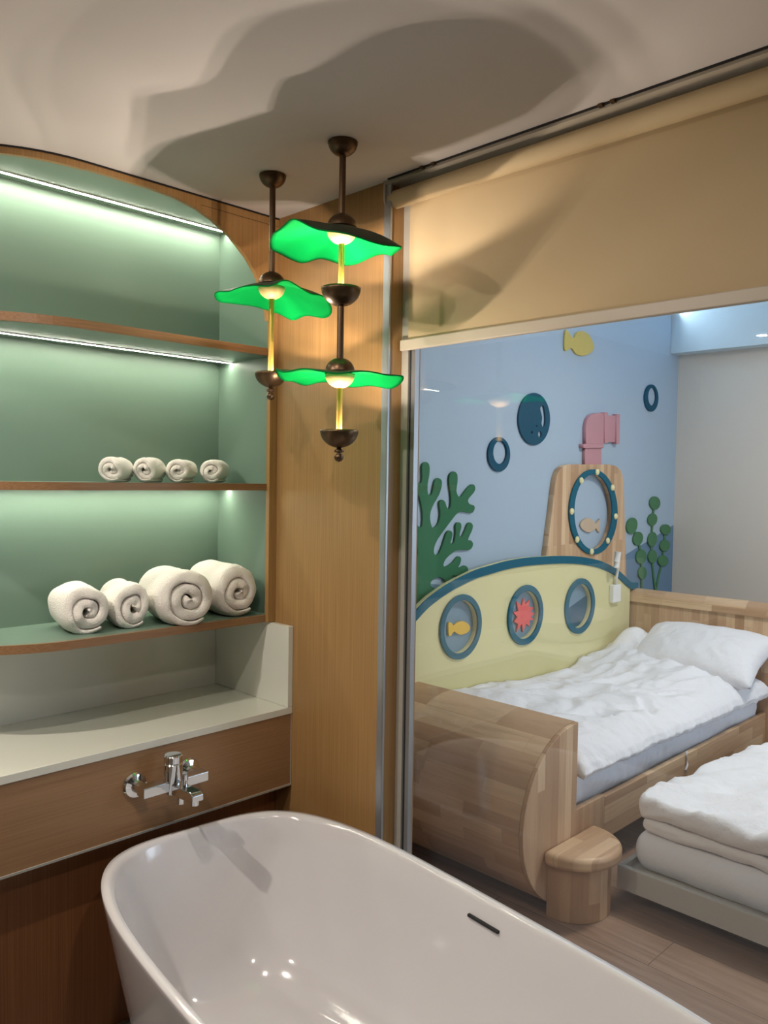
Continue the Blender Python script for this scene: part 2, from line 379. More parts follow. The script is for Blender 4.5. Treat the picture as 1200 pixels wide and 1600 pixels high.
# ---------------------------------------------------------------- counter
ctr = thing('countertop', 'white quartz counter with side upstand and splashback under the lowest shelf', 'counter', (1.0, 2.2, .812))
bm = bmesh.new(); bx(bm, .45, XG - .001, YC, YB, .812, .834); bx(bm, -1.4, .45, 1.84, YB, .812, .834); obj('slab', bm, M['quartz'], ctr, bevel=.0015)
box('side_upstand', (1.634, XG - .001, YC, YB - .001, .8345, 1.098), M['quartz'], ctr, bevel=.001)
box('splashback', (-1.4, 1.633, YB - .008, YB + .01, .8345, 1.099), M['quartz'], ctr)
fas = thing('counter_fascia', 'oak laminate apron carrying the bath mixer below the white counter', 'panel', (1.0, YC, .577))
box('apron_board', (.45, XG - .004, YC + .004, YC + .022, .581, .811), M['panelh'], fas)
box('bottom_edge', (.45, XG - .004, YC + .001, YC + .085, .575, .581), M['aluw'], fas, label='pale metal edge strip')
box('end_edge', (XG - .004, XG - .001, YC + .002, YC + .022, .575, .811), M['aluw'], fas, label='pale metal end strip')
box('vanity_board', (-1.4, .449, 1.86, 2.12, .35, .811), M['panelh'], fas)

# basin and tap beside the niche (seen mirrored in the glass)
bas = thing('wash_basin', 'white oval wash basin on the counter, mirrored in the glass', 'basin', (.02, 2.12, .834))
bm = bmesh.new(); prof = [(.30, .0), (.34, .03), (.37, .09), (.375, .10), (.365, .10), (.33, .045), (.22, .02), (.03, .014)]
lathe(bm, prof, (0, 0, 0), 56)
for v in bm.verts: v.co = Vector((v.co.x * .8, v.co.y * .52, v.co.z))
obj('bowl', bm, M['tub'], bas, smooth=True, local=True, ang=50)
tp = thing('basin_tap', 'tall chrome basin tap, seen only mirrored in the glass over the hull', 'tap', (.42, 2.2, .834))
bm = bmesh.new(); lathe(bm, [(.024, 0), (.024, .005), (.019, .01), (.019, .19), (.017, .2), (.0, .2)], seg=24); obj('body', bm, M['chrome'], tp, smooth=True, local=True)
bm = bmesh.new(); bx(bm, -.15, .0, -.014, .014, .14, .158); obj('spout', bm, M['chrome'], tp, local=True, bevel=.003)
bm = bmesh.new(); bx(bm, -.07, .01, -.009, .009, .201, .21); obj('lever', bm, M['chrome'], tp, local=True, bevel=.002)

# ---------------------------------------------------------------- towels
def towel(name, r, L, t, seed, squash=1.0, lump=.5):
    """a strip with rounded rims wound into a tight roll, axis along local Y, lying on z=0"""
    rnd = random.Random(seed); a0 = rnd.random() * 6
    L0 = L; turns = (r - t * .5 - t * .28) / t; N = int(turns * 44) + 20
    pr = []; cr = t * .44; hl = L / 2; ht = t * .505
    for sx, sy, b in ((1, 1, 0), (-1, 1, PI/2), (-1, -1, PI), (1, -1, 1.5*PI)):
        for k in range(6):
            a = b + PI/2 * k / 5; pr.append((sx * (ht - cr) + cr * math.cos(a), sy * (hl - cr) + cr * math.sin(a)))
        if sx == 1 and sy == 1: pass
        if (sx, sy) == (-1, 1) or (sx, sy) == (1, -1):
            for q in range(1, 8): pr.append((sx * ht, sy * (hl - cr) * (1 - q / 4)))
    rows = []
    for i in range(N + 1):
        s = i / N; a = -PI * .30 - (1 - s) * turns * 2 * PI
        rad = t * .16 + (r - t * .66) * s
        k = 1 - s
        el = 1 + .13 * lump * math.sin(2 * a + a0) * k**.6
        n = Vector((math.cos(a), 0, math.sin(a))); c = n * rad * el
        c.x +=   .12 * t * lump * k * math.sin(a0 * 3 + 4 * k)
        dy = .006 * math.sin(a + a0) * k + .010 * k * (rnd.random() < 0) + .003 * math.sin(3 * a + a0)
        sf = .45 / turns; kk = max(0, (s - 1 + sf) / sf); sc = 1 - .68 * kk
        c -= n * (1 - sc) * t * .5
        rows.append([Vector((c.x + n.x * u * sc, w * (1 - .03 * k) + dy, c.z + n.z * u * sc)) for u, w in pr])
    bm = bmesh.new(); vs = grid(bm, rows, closed_u=True); bm.faces.new(vs[0]); bm.faces.new(vs[-1])
    for v in bm.verts:
        v.co.z *= squash
        d = Vector((v.co.x, 0, v.co.z)); q = v.co.copy()
        if d.length > 1e-4: v.co += d.normalized() * (noise.noise(q * 14 + Vector((seed * 3.1, 0, 0))) * .07 * r + noise.noise(q * 45 + Vector((seed, 2, 0))) * .0016)
        v.co.y += noise.noise(q * 20 + Vector((0, seed, 5))) * .09 * r
    for v in bm.verts:
        e = min(1.0, abs(2 * v.co.y / L)); f = 1 - .12 * e**8; rho = min(1, math.hypot(v.co.x, v.co.z / squash) / r)
        v.co.x *= f; v.co.z *= f
        if e > .6: v.co.y += math.copysign(.09 * r * (1 - rho * rho), v.co.y)
    zl = min(v.co.z for v in bm.verts)
    for v in bm.verts: v.co.z = max(v.co.z - zl, .07 * r) - .07 * r
    return obj(name, bm, M['towel'], None, smooth='all')
def put(o, x, y, z, rz, label, cat, group=None):
    o.location = (x, y, z); o.rotation_euler = (0, 0, rz); o['label'] = label; o['category'] = cat
    if group: o['group'] = group
GB = 'large rolled towels on the lowest shelf'; GS = 'small rolled towels on the middle shelf'
for (w, h, L, t, x, y, rz, lab, sd, lp) in (
    (.164, .170, .18, .028, 1.062, 2.310, -.16, 'rolled white towel at the left end of the lowest shelf', 1, .6),
    (.142, .166, .17, .026, 1.198, 2.300, -.16, 'narrow rolled white towel second from the left on the lowest shelf', 2, .8),
    (.204, .208, .23, .032, 1.356, 2.262, -.20, 'biggest rolled white towel, third from the left on the lowest shelf', 3, .8),
    (.182, .208, .24, .030, 1.551, 2.300, -.10, 'rolled white bath towel at the right end of the lowest shelf', 4, 1)):
    o = towel('rolled_towel', w * .53, L, t * 1.04, sd, squash=h / w, lump=lp); put(o, x, y, S4[1] + .0012, rz, lab, 'towel', GB)
for (x, rz, lab, sd) in ((1.190, -.78, 'small rolled towel at the left end of the middle shelf', 11), (1.300, -.80, 'small rolled towel second from the left on the middle shelf', 12),
                         (1.414, -.80, 'small rolled towel third from the left on the middle shelf', 13), (1.540, -.80, 'small rolled towel at the right end of the middle shelf', 14)):
    o = towel('rolled_towel', .0485, .13, .016, sd, squash=1.03, lump=1); put(o, x, 2.325, S3[1] + .0012, rz, lab, 'towel', GS)

# ---------------------------------------------------------------- bath mixer
mx = thing('bath_mixer', 'chrome wall mixer tap on the oak apron above the tub', 'tap', (1.182, YC + .004, .720))
for x in (-.077, .077):
    bm = bmesh.new(); lathe(bm, [(0, .0), (.033, .0), (.033, -.006), (.029, -.012), (.016, -.016), (.013, -.05), (0, -.05)], (x, 0, 0), 32, 'Y'); obj('flange', bm, M['chrome'], mx, smooth=True, local=True, ang=30)
bm = bmesh.new(); bx(bm, -.093, .093, -.078, -.042, -.012, .014); obj('crossbar', bm, M['chrome'], mx, local=True, bevel=.003, seg=3)
bm = bmesh.new(); lathe(bm, [(0, -.02), (.022, -.02), (.024, -.01), (.024, .054), (.022, .0565), (0, .0565)], (-.004, -.064, 0), 36); obj('cartridge_body', bm, M['chrome'], mx, smooth=True, local=True, ang=30)
bm = bmesh.new(); lathe(bm, [(0, .058), (.0235, .058), (.0235, .074), (.021, .077), (0, .077)], (-.004, -.064, 0), 36); h = obj('handle', bm, M['chrome'], mx, smooth=True, local=True, ang=30)
bm = bmesh.new(); prism(bm, [(-.07, .008), (-.07, -.02), (-.155, -.016), (-.178, -.012), (-.178, .004), (-.165, .010)], 'X', -.019, .013); obj('spout', bm, M['chrome'], mx, local=True, bevel=.003, seg=3)
bm = bmesh.new(); lathe(bm, [(0, -.024), (.010, -.024), (.011, -.01), (0, -.01)], (-.003, -.163, 0), 24); obj('aerator', bm, M['chrome'], mx, smooth=True, local=True)
bm = bmesh.new(); lathe(bm, [(0, .006), (.006, .006), (.006, .024), (.008, .026), (.008, .040), (.006, .043), (0, .043)], (-.003, -.118, 0), 24); obj('diverter_knob', bm, M['chrome'], mx, smooth=True, local=True, ang=30)
bm = bmesh.new(); lathe(bm, [(0, -.04), (.0085, -.04), (.0085, -.015), (0, -.015)], (-.003, -.098, 0), 24); obj('hose_outlet', bm, M['chrome'], mx, smooth=True, local=True, ang=30)

mx.scale = (1.1, 1.1, 1.1)

# ---------------------------------------------------------------- tub
TC = (1.158, 1.114); TH = -.102; TA = .383; TB = .87; TZ = .58
tub = thing('bathtub', 'freestanding white oval bathtub standing beside the glass wall', 'bathtub', (TC[0], TC[1], 0))
def sup(a, b, n, k, N=160):
    t = 2*PI*k/N; c, s = math.cos(t), math.sin(t)
    return a * math.copysign(abs(c)**(2/n), c), b * math.copysign(abs(s)**(2/n), s)
def ring(a, b, z, n):
    out = []
    for k in range(160):
        u, v = sup(a, b, n, k)
        out.append((u * math.cos(TH) - v * math.sin(TH), u * math.sin(TH) + v * math.cos(TH), z))
    return out
prof = [(.80, .80, .003, 2.8), (.815, .815, .02, 2.9), (.85, .87, .12, 3.0), (.90, .93, .28, 3.2), (.955, .975, .44, 3.5), (.985, .992, .53, 3.75), (.998, .999, .566, 3.85), (1, 1, .575, 3.85), (.998, .998, .580, 3.85)]
rows = [ring(TA * p[0], TB * p[1], p[2], p[3]) for p in prof]
inn = [(.014, .5815, 3.8), (.022, .578, 3.8), (.026, .568, 3.7), (.036, .50, 3.5), (.060, .36, 3.2), (.085, .25, 2.9), (.115, .185, 2.7), (.16, .155, 2.5), (.24, .148, 2.3), (.34, .146, 2.2)]
for d, z, n in inn: rows.append(ring(TA - d, TB - d * (1 + .9 * (TZ - z)), z, n))
bm = bmesh.new(); vs = grid(bm, rows, closed_u=True); bm.faces.new(vs[0]); bm.faces.new(vs[-1])
obj('shell', bm, M['tub'], tub, smooth='all', local=True)

t0 = Vector((math.cos(TH), math.sin(TH), 0)); t1 = Vector((-math.sin(TH), math.cos(TH), 0))
bm = bmesh.new(); bx(bm, TA - .0385, TA - .031, .020, .118, .5285, .5345); bmesh.ops.rotate(bm, verts=bm.verts, cent=(0, 0, 0), matrix=Matrix.Rotation(TH, 3, 'Z'))
obj('overflow_slot', bm, M['black'], tub, local=True, label='thin dark overflow slot')

# ---------------------------------------------------------------- pendants
LEAF2 = [(-0.1276, 0.1267, -0.0352), (-0.1616, 0.0617, -0.0304), (-0.1637, 0.0218, -0.0208), (-0.1623, -0.0224, -0.0221), (-0.1443, -0.0848, -0.0486), (-0.101, -0.1366, -0.0668), (-0.0295, -0.159, -0.0689), (0.0533, -0.1571, -0.0661), (0.0894, -0.0937, -0.0594), (0.1079, -0.055, -0.0518), (0.1141, 0.0102, -0.0454), (0.1073, 0.1021, -0.0492), (0.0655, 0.1593, -0.0355), (0.0159, 0.1803, -0.045), (-0.0452, 0.1853, -0.043), (-0.0936, 0.1633, -0.0372)]
LEAF3 = [(-0.1142, 0.1153, 0.0008), (-0.1413, 0.057, -0.0035), (-0.1529, -0.0313, -0.0118), (-0.1195, -0.1079, -0.0175), (-0.053, -0.1465, -0.0168), (0.0304, -0.145, -0.0098), (0.1138, -0.1155, -0.0137), (0.1373, -0.0405, -0.026), (0.1342, 0.0483, -0.0187), (0.1121, 0.1137, -0.011), (0.0564, 0.1558, -0.008), (-0.0023, 0.1577, -0.0167), (-0.0662, 0.137, -0.0141)]
LEAF1 = [(-0.1136, 0.1129, -0.0286), (-0.1266, 0.0405, -0.031), (-0.1277, -0.0151, -0.0311), (-0.1096, -0.0905, -0.0361), (-0.0946, -0.1339, -0.0318), (-0.0624, -0.1518, -0.0255), (0.0009, -0.1596, -0.039), (0.0614, -0.1498, -0.0444), (0.1181, -0.1229, -0.0648), (0.1305, -0.0651, -0.0787), (0.1266, 0.0107, -0.0641), (0.1178, 0.0621, -0.0663), (0.0984, 0.1112, -0.0478), (0.0584, 0.1529, -0.0239), (-0.0113, 0.1515, -0.0353), (-0.0784, 0.1338, -0.0358)]
def leaf(root, edge, z, label):
    e = smoothed(edge, 8); n = len(e); K = 12; t = .0016
    def surf(dz, mi, bm):
        rows = []
        for i in range(K + 1):
            r = .06 + .94 * i / K
            row = []
            for k, p in enumerate(e):
                a = 2*PI*k/n; rip = .004 * math.sin(7 * a + .6) * r * r
                row.append((p[0] * r, p[1] * r, z + p[2] * r**1.9 + rip + dz))
            rows.append(row)
        return grid(bm, rows, closed_u=True, mi=mi)
    bm = bmesh.new(); a = surf(-t, 0, bm); b = surf(t, 1, bm)
    for i in (0, K):
        for k in range(n):
            f = bm.faces.new((a[i][k], a[i][(k+1) % n], b[i][(k+1) % n], b[i][k])); f.material_index = 0
    return obj('leaf_shade', bm, [M['leafg'], M['leafd']], root, smooth='all', local=True, label=label)
def hemi(r, up, c, shell=False, n=12):
    """half ball; up=True dome, False bowl"""
    s = 1 if up else -1; pr = [(max(r * math.cos(PI/2*k/n), .0005), s * r * .92 * math.sin(PI/2*k/n)) for k in range(n + 1)]
    if shell: pr = [(r - .002, 0)] + pr; pr = [(.0005, s * (r * .92 - .006))] + [((r - .004) * math.cos(PI/2*(n-k)/n), s * (r - .005) * .92 * math.sin(PI/2*(n-k)/n)) for k in range(1, n)] + pr[0:]
    bm = bmesh.new(); lathe(bm, pr, c, 48); return bm
def rod(root, z0, z1, m, name='rod', r=.0085):
    bm = bmesh.new(); lathe(bm, [(r, z0), (r, z1)], seg=24); return obj(name, bm, m, root, smooth=True, local=True)
def cup(root, z, r, lamps=True):
    o = obj('cup', hemi(r, False, (0, 0, z), shell=True), M['bronze'], root, smooth='all', local=True)
    bm = bmesh.new(); lathe(bm, [(.012, z - .026), (.030, z - .026), (.030, z - .022), (.012, z - .022)], seg=32); obj('lamp_disc', bm, M['lampface'], o, smooth=True, local=True)
    for k in range(3):
        a = 2*PI*k/3 + .5
        light('cup_lamp', 'POINT', (.013 * math.cos(a), .013 * math.sin(a), z - .0175), P_CUP, WARM, .0025, parent=root)
    return o
def pendant(loc, leaves, cups, label):
    root = thing('pendant_lamp', label, 'pendant lamp', loc, 'lotus leaf pendant lamps')
    dz = loc[2] - ZC; H0 = ZC
    def Z(z): return z - loc[2]
    obj('canopy', hemi(.0375, False, (0, 0, Z(ZC) - .001)), M['bronze'], root, smooth=True, local=True)
    top = ZC - .03
    for (zl, edge, lab), (zc, rc) in zip(leaves, cups):
        rod(root, Z(zl) + .03, Z(top), M['bronze'])
        obj('dome', hemi(.0375, True, (0, 0, Z(zl) + .004)), M['bronze'], root, smooth=True, local=True)
        leaf(root, edge, Z(zl), lab)
        obj('reflector', hemi(.0375, False, (0, 0, Z(zl) - .004)), M['pearl'], root, smooth=True, local=True)
        rod(root, Z(zc) - .03, Z(zl) - .03, M['brass'], 'lit_rod', .0075)
        cup(root, Z(zc), rc)
        top = zc - rc * .9 + .004
    zb = Z(top)
    bm = bmesh.new(); lathe(bm, [(.006, zb), (.006, zb - .008), (.011, zb - .010), (.0125, zb - .013), (.011, zb - .016), (.004, zb - .018), (.0095, zb - .021), (.0125, zb - .029), (.009, zb - .037), (.0005, zb - .041)], seg=28)
    obj('finial', bm, M['bronze'], root, smooth='all', local=True)
pendant((1.387, 1.54, 2.42), [(2.205, LEAF2, 'leaf sloping down to the right, bright green below'), (1.845, LEAF3, 'flat wavy leaf, bright green below')], [(2.058, .050), (1.701, .049)], 'bronze pendant with two stacked green leaf shades, nearer the glass wall')
pendant((1.405, 1.85, 2.42), [(2.115, LEAF1, None)], [(1.873, .0455)], 'shorter bronze pendant with a single green leaf shade, in front of the niche corner')

# ---------------------------------------------------------------- blind
bl = thing('roller_blind', 'half lowered beige roller blind over the top of the glass wall', 'blind', (1.68, .5, 1.95))
box('head_rail', (1.646, 1.703, -1.5, 1.648, 2.410, 2.4195), M['cream'], bl, bevel=.001)
bm = bmesh.new(); lathe(bm, [(.025, -1.49), (.025, 1.642)], (1.675, 0, 2.371), 36, 'Y'); obj('roller', bm, M['blind'], bl, smooth=True, ang=50)
bm = bmesh.new(); pts = [(1.645, 2.4195), (1.645, 2.372)] + [(1.676 - .031 * math.cos(a), 2.372 - .031 * math.sin(a)) for a in [PI * k / 12 for k in range(1, 12)]] + [(1.707, 2.372), (1.707, 2.4195)]
prism(bm, pts, 'Y', 1.648, 1.653); obj('end_cap', bm, M['cream'], bl, smooth=True)
box('fabric', (1.7005, 1.7017, -1.47, 1.600, 1.975, 2.372), M['blind'], bl)
box('bottom_bar', (1.692, 1.706, -1.48, 1.626, 1.946, 1.977), M['cream'], bl, bevel=.004, seg=3)
tr = thing('ceiling_gap_strip', 'thin dark track standing in for shade in the joint, with small clips along the ceiling above the blind', 'gap strip', (1.64, .5, 2.416))
box('gap_shade_strip', (1.6375, 1.6415, -1.5, 1.63, 2.4155, 2.4199), M['black'], tr)  # black strip stands in for the shade of the ceiling gap
for y in (1.50, 1.46, .965, .935, .4, -.1):
    box('clip', (1.633, 1.645, y - .006, y + .006, 2.4135, 2.4199), M['bronze'], tr, bevel=.001)

# ---------------------------------------------------------------- downlights (outside the frame, in the bathroom ceiling)
def downlight(x, y, z, power, col, label, zoff=0):
    d = thing('downlight', label, 'downlight', (x, y, z), 'recessed downlights')
    bm = bmesh.new(); lathe(bm, [(.032, -.002), (.045, -.004), (.047, -.001), (.047, 0), (.032, 0)], seg=32)
    obj('trim_ring', bm, M['whitepaint'], d, smooth=True, local=True)
    bm = bmesh.new(); lathe(bm, [(.0005, -.0012), (.031, -.0012), (.031, -.0004), (.0005, -.0004)], seg=32); obj('lens', bm, M['lampface'], d, local=True)
    light('downlight_beam', 'AREA', (0, 0, -.006), power, col, .05, parent=d)
downlight(.52, 1.22, ZC, P_SPOT, (1, .86, .78), 'recessed downlight in the ceiling over the middle of the tub, out of frame')
downlight(-1.3, 1.74, ZC, P_SPOT, (1, .9, .8), 'recessed downlight over the vanity, mirrored in the glass at the soffit')
downlight(-.1, 1.85, ZC, P_SPOT * 2.6, (1, .9, .8), 'unseen downlight added to light the wash basin, out of frame')  # added lamp, brightens the basin for its reflection in the glass
downlight(.55, .1, ZC, P_SPOT * .8, (1, .88, .8), 'recessed downlight over the near end of the tub, out of frame')
wb = sbox('window_2', (3.0, 4.9, -1.598, -1.565, .85, 2.25), M['aluw'])
bm = bmesh.new(); bx(bm, 3.05, 4.85, -1.566, -1.560, .9, 2.2); obj('sky_pane', bm, M['skypane'], bpy.data.objects['window_2'])
light('window_daylight', 'AREA', (3.95, -1.55, 1.55), P_DAY, (.72, .85, 1), 1.2, rot=(math.radians(90), 0, 0))
bl2 = thing('ceiling_lamp', 'round lamp on the bedroom ceiling above the beds, hidden behind the blind', 'lamp', (3.6, .9, 2.78))
bm = bmesh.new(); lathe(bm, [(.0005, -.05), (.22, -.05), (.24, -.03), (.24, 0), (.0005, 0)], seg=48); obj('diffuser', bm, M['lampface'], bl2, smooth=True, local=True)
light('ceiling_lamp_glow', 'AREA', (0, 0, -.055), P_BED, COOL, .44, parent=bl2)
cv = thing('cove_strip', 'cool light strip along the soffit above the mural wall, hidden behind the blind', 'light strip', (4.2, YW - .04, 2.70))
box('channel', (3.0, 5.165, YW - .05, YW, 2.70, 2.705), M['whitepaint'], cv)
box('diffuser', (3.0, 5.165, YW - .05, YW - .04, 2.706, 2.716), M['cove'], cv)

# ---------------------------------------------------------------- main bed
XF = 2.66; FY = 1.6; YP = 2.42; FR = .335
bed = thing('submarine_bed', 'rubberwood child bed with rounded bow footboard and step, against the mural wall', 'bed', (3.6, 2.0, 0))
def dprof(r, n=28, x1=XF + .012): return [(x1, 2*FR + .005 - (FR - r))] + [(XF - r * math.sin(PI * k / n), FR + .003 + r * math.cos(PI * k / n)) for k in range(n + 1)] + [(x1, .003 + (FR - r))]
bm = bmesh.new(); prism(bm, dprof(FR), 'Y', FY + .018, YP - .001); obj('footboard', bm, M['fbY'], bed, smooth=True, ang=30, label='half-round wooden bow')
bm = bmesh.new(); prism(bm, dprof(FR), 'Y', FY, FY + .018); obj('end_panel', bm, M['capZ'], bed, bevel=.003, label='flat D-shaped end of the bow')
bm = bmesh.new(); bx(bm, XF + .012, XF + .23, FY + .004, FY + .03, .10, .335); obj('corner_block', bm, M['capZ'], bed, bevel=.002)
bm = bmesh.new(); bx(bm, XF + .231, 4.62, FY + .004, FY + .03, .155, .328); obj('side_rail', bm, M['railX'], bed, bevel=.003)
bm = bmesh.new(); bx(bm, XF + .012, 4.62, FY + .03, YP, .27, .30); obj('slat_base', bm, M['railX'], bed)
bm = bmesh.new(); bx(bm, 4.3, 4.6, FY + .06, YP - .02, .0, .27); obj('base_block', bm, M['railX'], bed)
bm = bmesh.new()
bx(bm, 4.625, 4.735, FY - .02, YP + .03, 0, .845); obj('headboard', bm, M['hbZ'], bed)
bm = bmesh.new(); pts = [(4.612, .846)] + [(4.672 - .06 * math.cos(PI * k / 14), .872 + .053 * math.sin(PI * k / 14)) for k in range(15)] + [(4.735, .846)]
prism(bm, pts, 'Y', FY - .02, YP + .03); obj('headboard_rail', bm, M['hbY'], bed, smooth=True, bevel=.004)
def hdisc(cx, cy, a, b, n=24): return [(cx + a, cy + .0), (cx - a, cy)] + [(cx - a * math.cos(PI * k / n), cy - b * abs(math.sin(PI * k / n))**.85) for k in range(1, n)]
bm = bmesh.new(); prism(bm, hdisc(2.622, FY - .0005, .140, .158), 'Z', .002, .2); obj('step_body', bm, M['capZ'], bed, smooth=True)
bm = bmesh.new(); prism(bm, hdisc(2.622, FY - .0005, .172, .195), 'Z', .2, .252); obj('step_top', bm, M['stepX'], bed, bevel=.019, seg=5)

# yellow hull board on the wall side
def PP(l): return [(640 + x / 3.333, 860 + y / 3.333) for x, y in l]
top = [(560, 1075), (600, 1005), (622, 980)] + PP([(15, 325), (50, 287), (100, 240), (200, 170), (330, 105), (420, 77), (500, 55), (600, 38), (700, 31), (790, 28), (880, 32), (940, 42), (1000, 58), (1080, 100), (1150, 165), (1190, 190)])
topw = P2(top, YP)
hull = thing('hull_board', 'pale yellow submarine hull board with teal rim and three portholes behind the bed', 'wall panel', (3.6, YP, .3))
PORT = [((686+751.6)/2, (929.6+1028.6)/2, 33, 49.5, 26, 41), ((791.5+848)/2, (915.5+1006)/2, 28.2, 45.2, 21.5, 37), ((881+928.6)/2, (905+988.4)/2, 23.8, 41.7, 18, 34)]
def circ(cx, cy, Y, rpx_y, n=56):
    x0, z0 = px(cx, cy, Y); _, zt = px(cx, cy - rpx_y, Y); r = zt - z0
    return x0, z0, r
holes = []
for (cx, cy, rx, ry, ix, iy) in PORT:
    x0, z0, r = circ(cx, cy, YP, iy); xa, _ = px(cx - rx, cy, YP); xb, _ = px(cx + rx, cy, YP)
    holes.append((x0, z0, r, (xb - xa) / 2, px(cx, cy - ry, YP)[1] - z0))
loop = [(topw[0][0], .3)] + [p for p in topw] + [(4.60, topw[-1][1]), (4.60, .3)]
cutout('hull_face', [loop] + [ell(h[0], h[1], h[2] * 1.0, h[2]) for h in holes], YP, YP + .024, M['hull'], hull)
# teal rim band following the hull's top edge
def offset_in(pts, d):
    out = []
    for i, p in enumerate(pts):
        a = Vector(pts[max(0, i-1)]); b = Vector(pts[min(len(pts)-1, i+1)]); t = (b - a).normalized(); n = Vector((t.y, -t.x))
        out.append(tuple(Vector(p) + n * d))
    return out
tw = [p for p in smoothed(topw, 4)[:-4] if topw[0][0] <= p[0] <= topw[-1][0]]
inb = offset_in(tw, .042)
cutout('hull_rim', [tw + inb[::-1]], YP - .008, YP - .0002, M['teal'], hull, bev=.002)
for i, h in enumerate(holes):
    ro = (h[3] + h[4]) / 2
    rg = cutout('porthole_ring', [ell(h[0], h[1], ro, ro), ell(h[0], h[1], h[2], h[2])], YP - .012, YP - .0002, M['teal'], hull, bev=.003)
    bk = cutout('porthole_back', [ell(h[0], h[1], h[2] + .012, h[2] + .012)], YP + .0245, YP + .034, M['haze'], hull, bev=0.0005)
    if i == 2:
        s = [(h[0] + h[2] * math.cos(a), h[1] + h[2] * math.sin(a)) for a in [PI * (1.06 + k * (1.06) / 24) for k in range(25)]]
        cutout('painted_wave', [s], YP + .023, YP + .0242, M['tealw'], hull, bev=.0003)
YD = YP + .022
f1 = [(640 + x/3.333, 860 + y/3.333) for x, y in ((195, 378), (212, 377), (222, 390), (240, 375), (265, 367), (290, 375), (308, 400), (295, 425), (265, 438), (240, 432), (225, 422), (215, 432), (207, 442), (197, 440))]
tag(cutout('fish_cutout', [smoothed(P2(f1, YD), 3)], YD - .01, YD - .0001, M['fisho']), 'small yellow wooden fish inside the left porthole of the hull', 'wall decoration')
s1 = ((588, 248), (595, 280), (618, 258), (612, 290), (640, 297), (622, 318), (645, 328), (625, 343), (640, 362), (618, 362), (617, 395), (600, 380), (582, 425), (578, 380), (550, 425), (557, 382), (535, 370), (553, 345), (532, 320), (560, 315), (552, 265), (578, 288))
tag(cutout('starburst_cutout', [P2([(640 + x/3.333, 860 + y/3.333) for x, y in s1], YD)], YD - .01, YD - .0001, M['star']), 'coral red wooden starburst inside the middle porthole of the hull', 'wall decoration')

# ---------------------------------------------------------------- wall ornaments
Q5 = lambda l: [(620 + x / 2.069, 480 + y / 2.069) for x, y in l]
Q6 = lambda l: [(840 + x / 4.615, 620 + y / 4.615) for x, y in l]
QC = lambda l: [(640 + x / 4.615, 680 + y / 4.615) for x, y in l]
def ornament(name, loops, m, label, cat='wall decoration', th=.012, group=None, smooth_n=0, bev=.002):
    L = [P2(l, YW) for l in loops]
    if smooth_n: L = [smoothed(l, smooth_n) for l in L]
    o = cutout(name, L, YW - th, YW - .0005, m, None, bev=bev); tag(o, label, cat, group); return o
CORAL = [(78,300),(75,230),(85,203),(105,193),(125,205),(133,240),(128,300),(118,350),(118,410),(130,435),(148,420),(160,370),(170,325),(195,308),(218,325),(220,365),(200,430),(165,490),(140,550),(135,600),(145,650),(158,668),(185,650),(205,600),(208,550),(200,500),(205,475),(225,465),(243,480),(255,515),(268,532),(283,510),(285,440),(272,350),(275,290),(295,265),(315,263),(332,285),(333,340),(325,400),(340,440),(360,440),(400,385),(435,355),(455,360),(462,385),(450,415),(415,455),(410,480),(425,498),(450,505),(458,525),(445,555),(420,560),(370,550),(335,560),(300,600),(240,680),(190,750),(165,810),(165,850),(180,863),(200,850),(225,790),(245,725),(262,692),(285,688),(297,710),(290,750),(283,775),(295,783),(310,765),(320,700),(318,650),(335,628),(358,635),(360,670),(348,710),(352,733),(368,725),(390,680),(405,640),(425,628),(443,645),(440,680),(415,735),(410,757),(430,757),(446,780),(435,815),(405,828),(340,828),(300,845),(250,890),(232,930),(240,947),(265,940),(300,915),(330,878),(350,873),(360,895),(350,930),(340,950),(355,952),(385,938),(408,955),(407,990),(385,1010),(350,1018),(300,1010),(297,1025),(320,1045),(345,1055),(270,1105),(258,1085),(245,1055),(222,1030),(185,1025),(150,1045),(137,1075),(150,1092),(180,1110),(195,1150),(150,1200),(60,1260),(-20,1260),(20,1120),(-40,1100),(-80,1040),(-60,985),(0,960),(30,900),(46,850),(40,790),(20,720),(-20,650),(-60,560),(-50,525),(-20,540),(20,600),(50,655),(70,662),(80,640),(82,580),(72,500),(50,430),(10,380),(-30,330),(-25,290),(5,300),(42,332),(60,345),(72,340)]
ornament('coral_cutout', [QC(CORAL)], M['coral'], 'large green branching coral board on the mural beside the window frame', smooth_n=2)
def ringc(ox, oy, orx, ory, ix, iy, irx, iry): return [ell(ox, oy, orx, ory), ell(ix, iy, irx, iry)]
ornament('bubble_ring', ringc(777.3, 710, 17.3, 27, 778.7, 707, 10.6, 18), M['tealb'], 'teal bubble ring on the mural between the coral and the big bubble', group='bubbles on the mural')
ornament('bubble_ring', ringc(1015.7, 622, 10.7, 21.2, 1016.6, 620, 6.2, 14), M['tealb'], 'small teal bubble ring high on the mural near the grey wall', group='bubbles on the mural')
hl = smoothed([(841.5, 638), (846, 634), (848.5, 642), (849.5, 652), (849, 664), (846, 668), (843.5, 662), (844.5, 652)], 3)
big = [ell(832.2, 654.8, 24.7, 40.8), hl, ell(841, 678.5, 2.8, 4.8), ell(828.3, 675.5, 1.3, 2, 16), ell(836, 665.5, .9, 1.2, 12)]
ornament('bubble_disc', big, M['tealb'], 'big dark teal bubble disc with light cut-out highlights on the mural')
ornament('fish_cutout', [Q5([(541,75),(550,80),(560,97),(568,99),(577,82),(598,78),(618,93),(633,128),(622,148),(597,158),(575,152),(563,136),(555,134),(546,141),(538,139),(537,110)])], M['fishy'], 'yellow wooden fish at the top of the mural just below the blind', smooth_n=3)
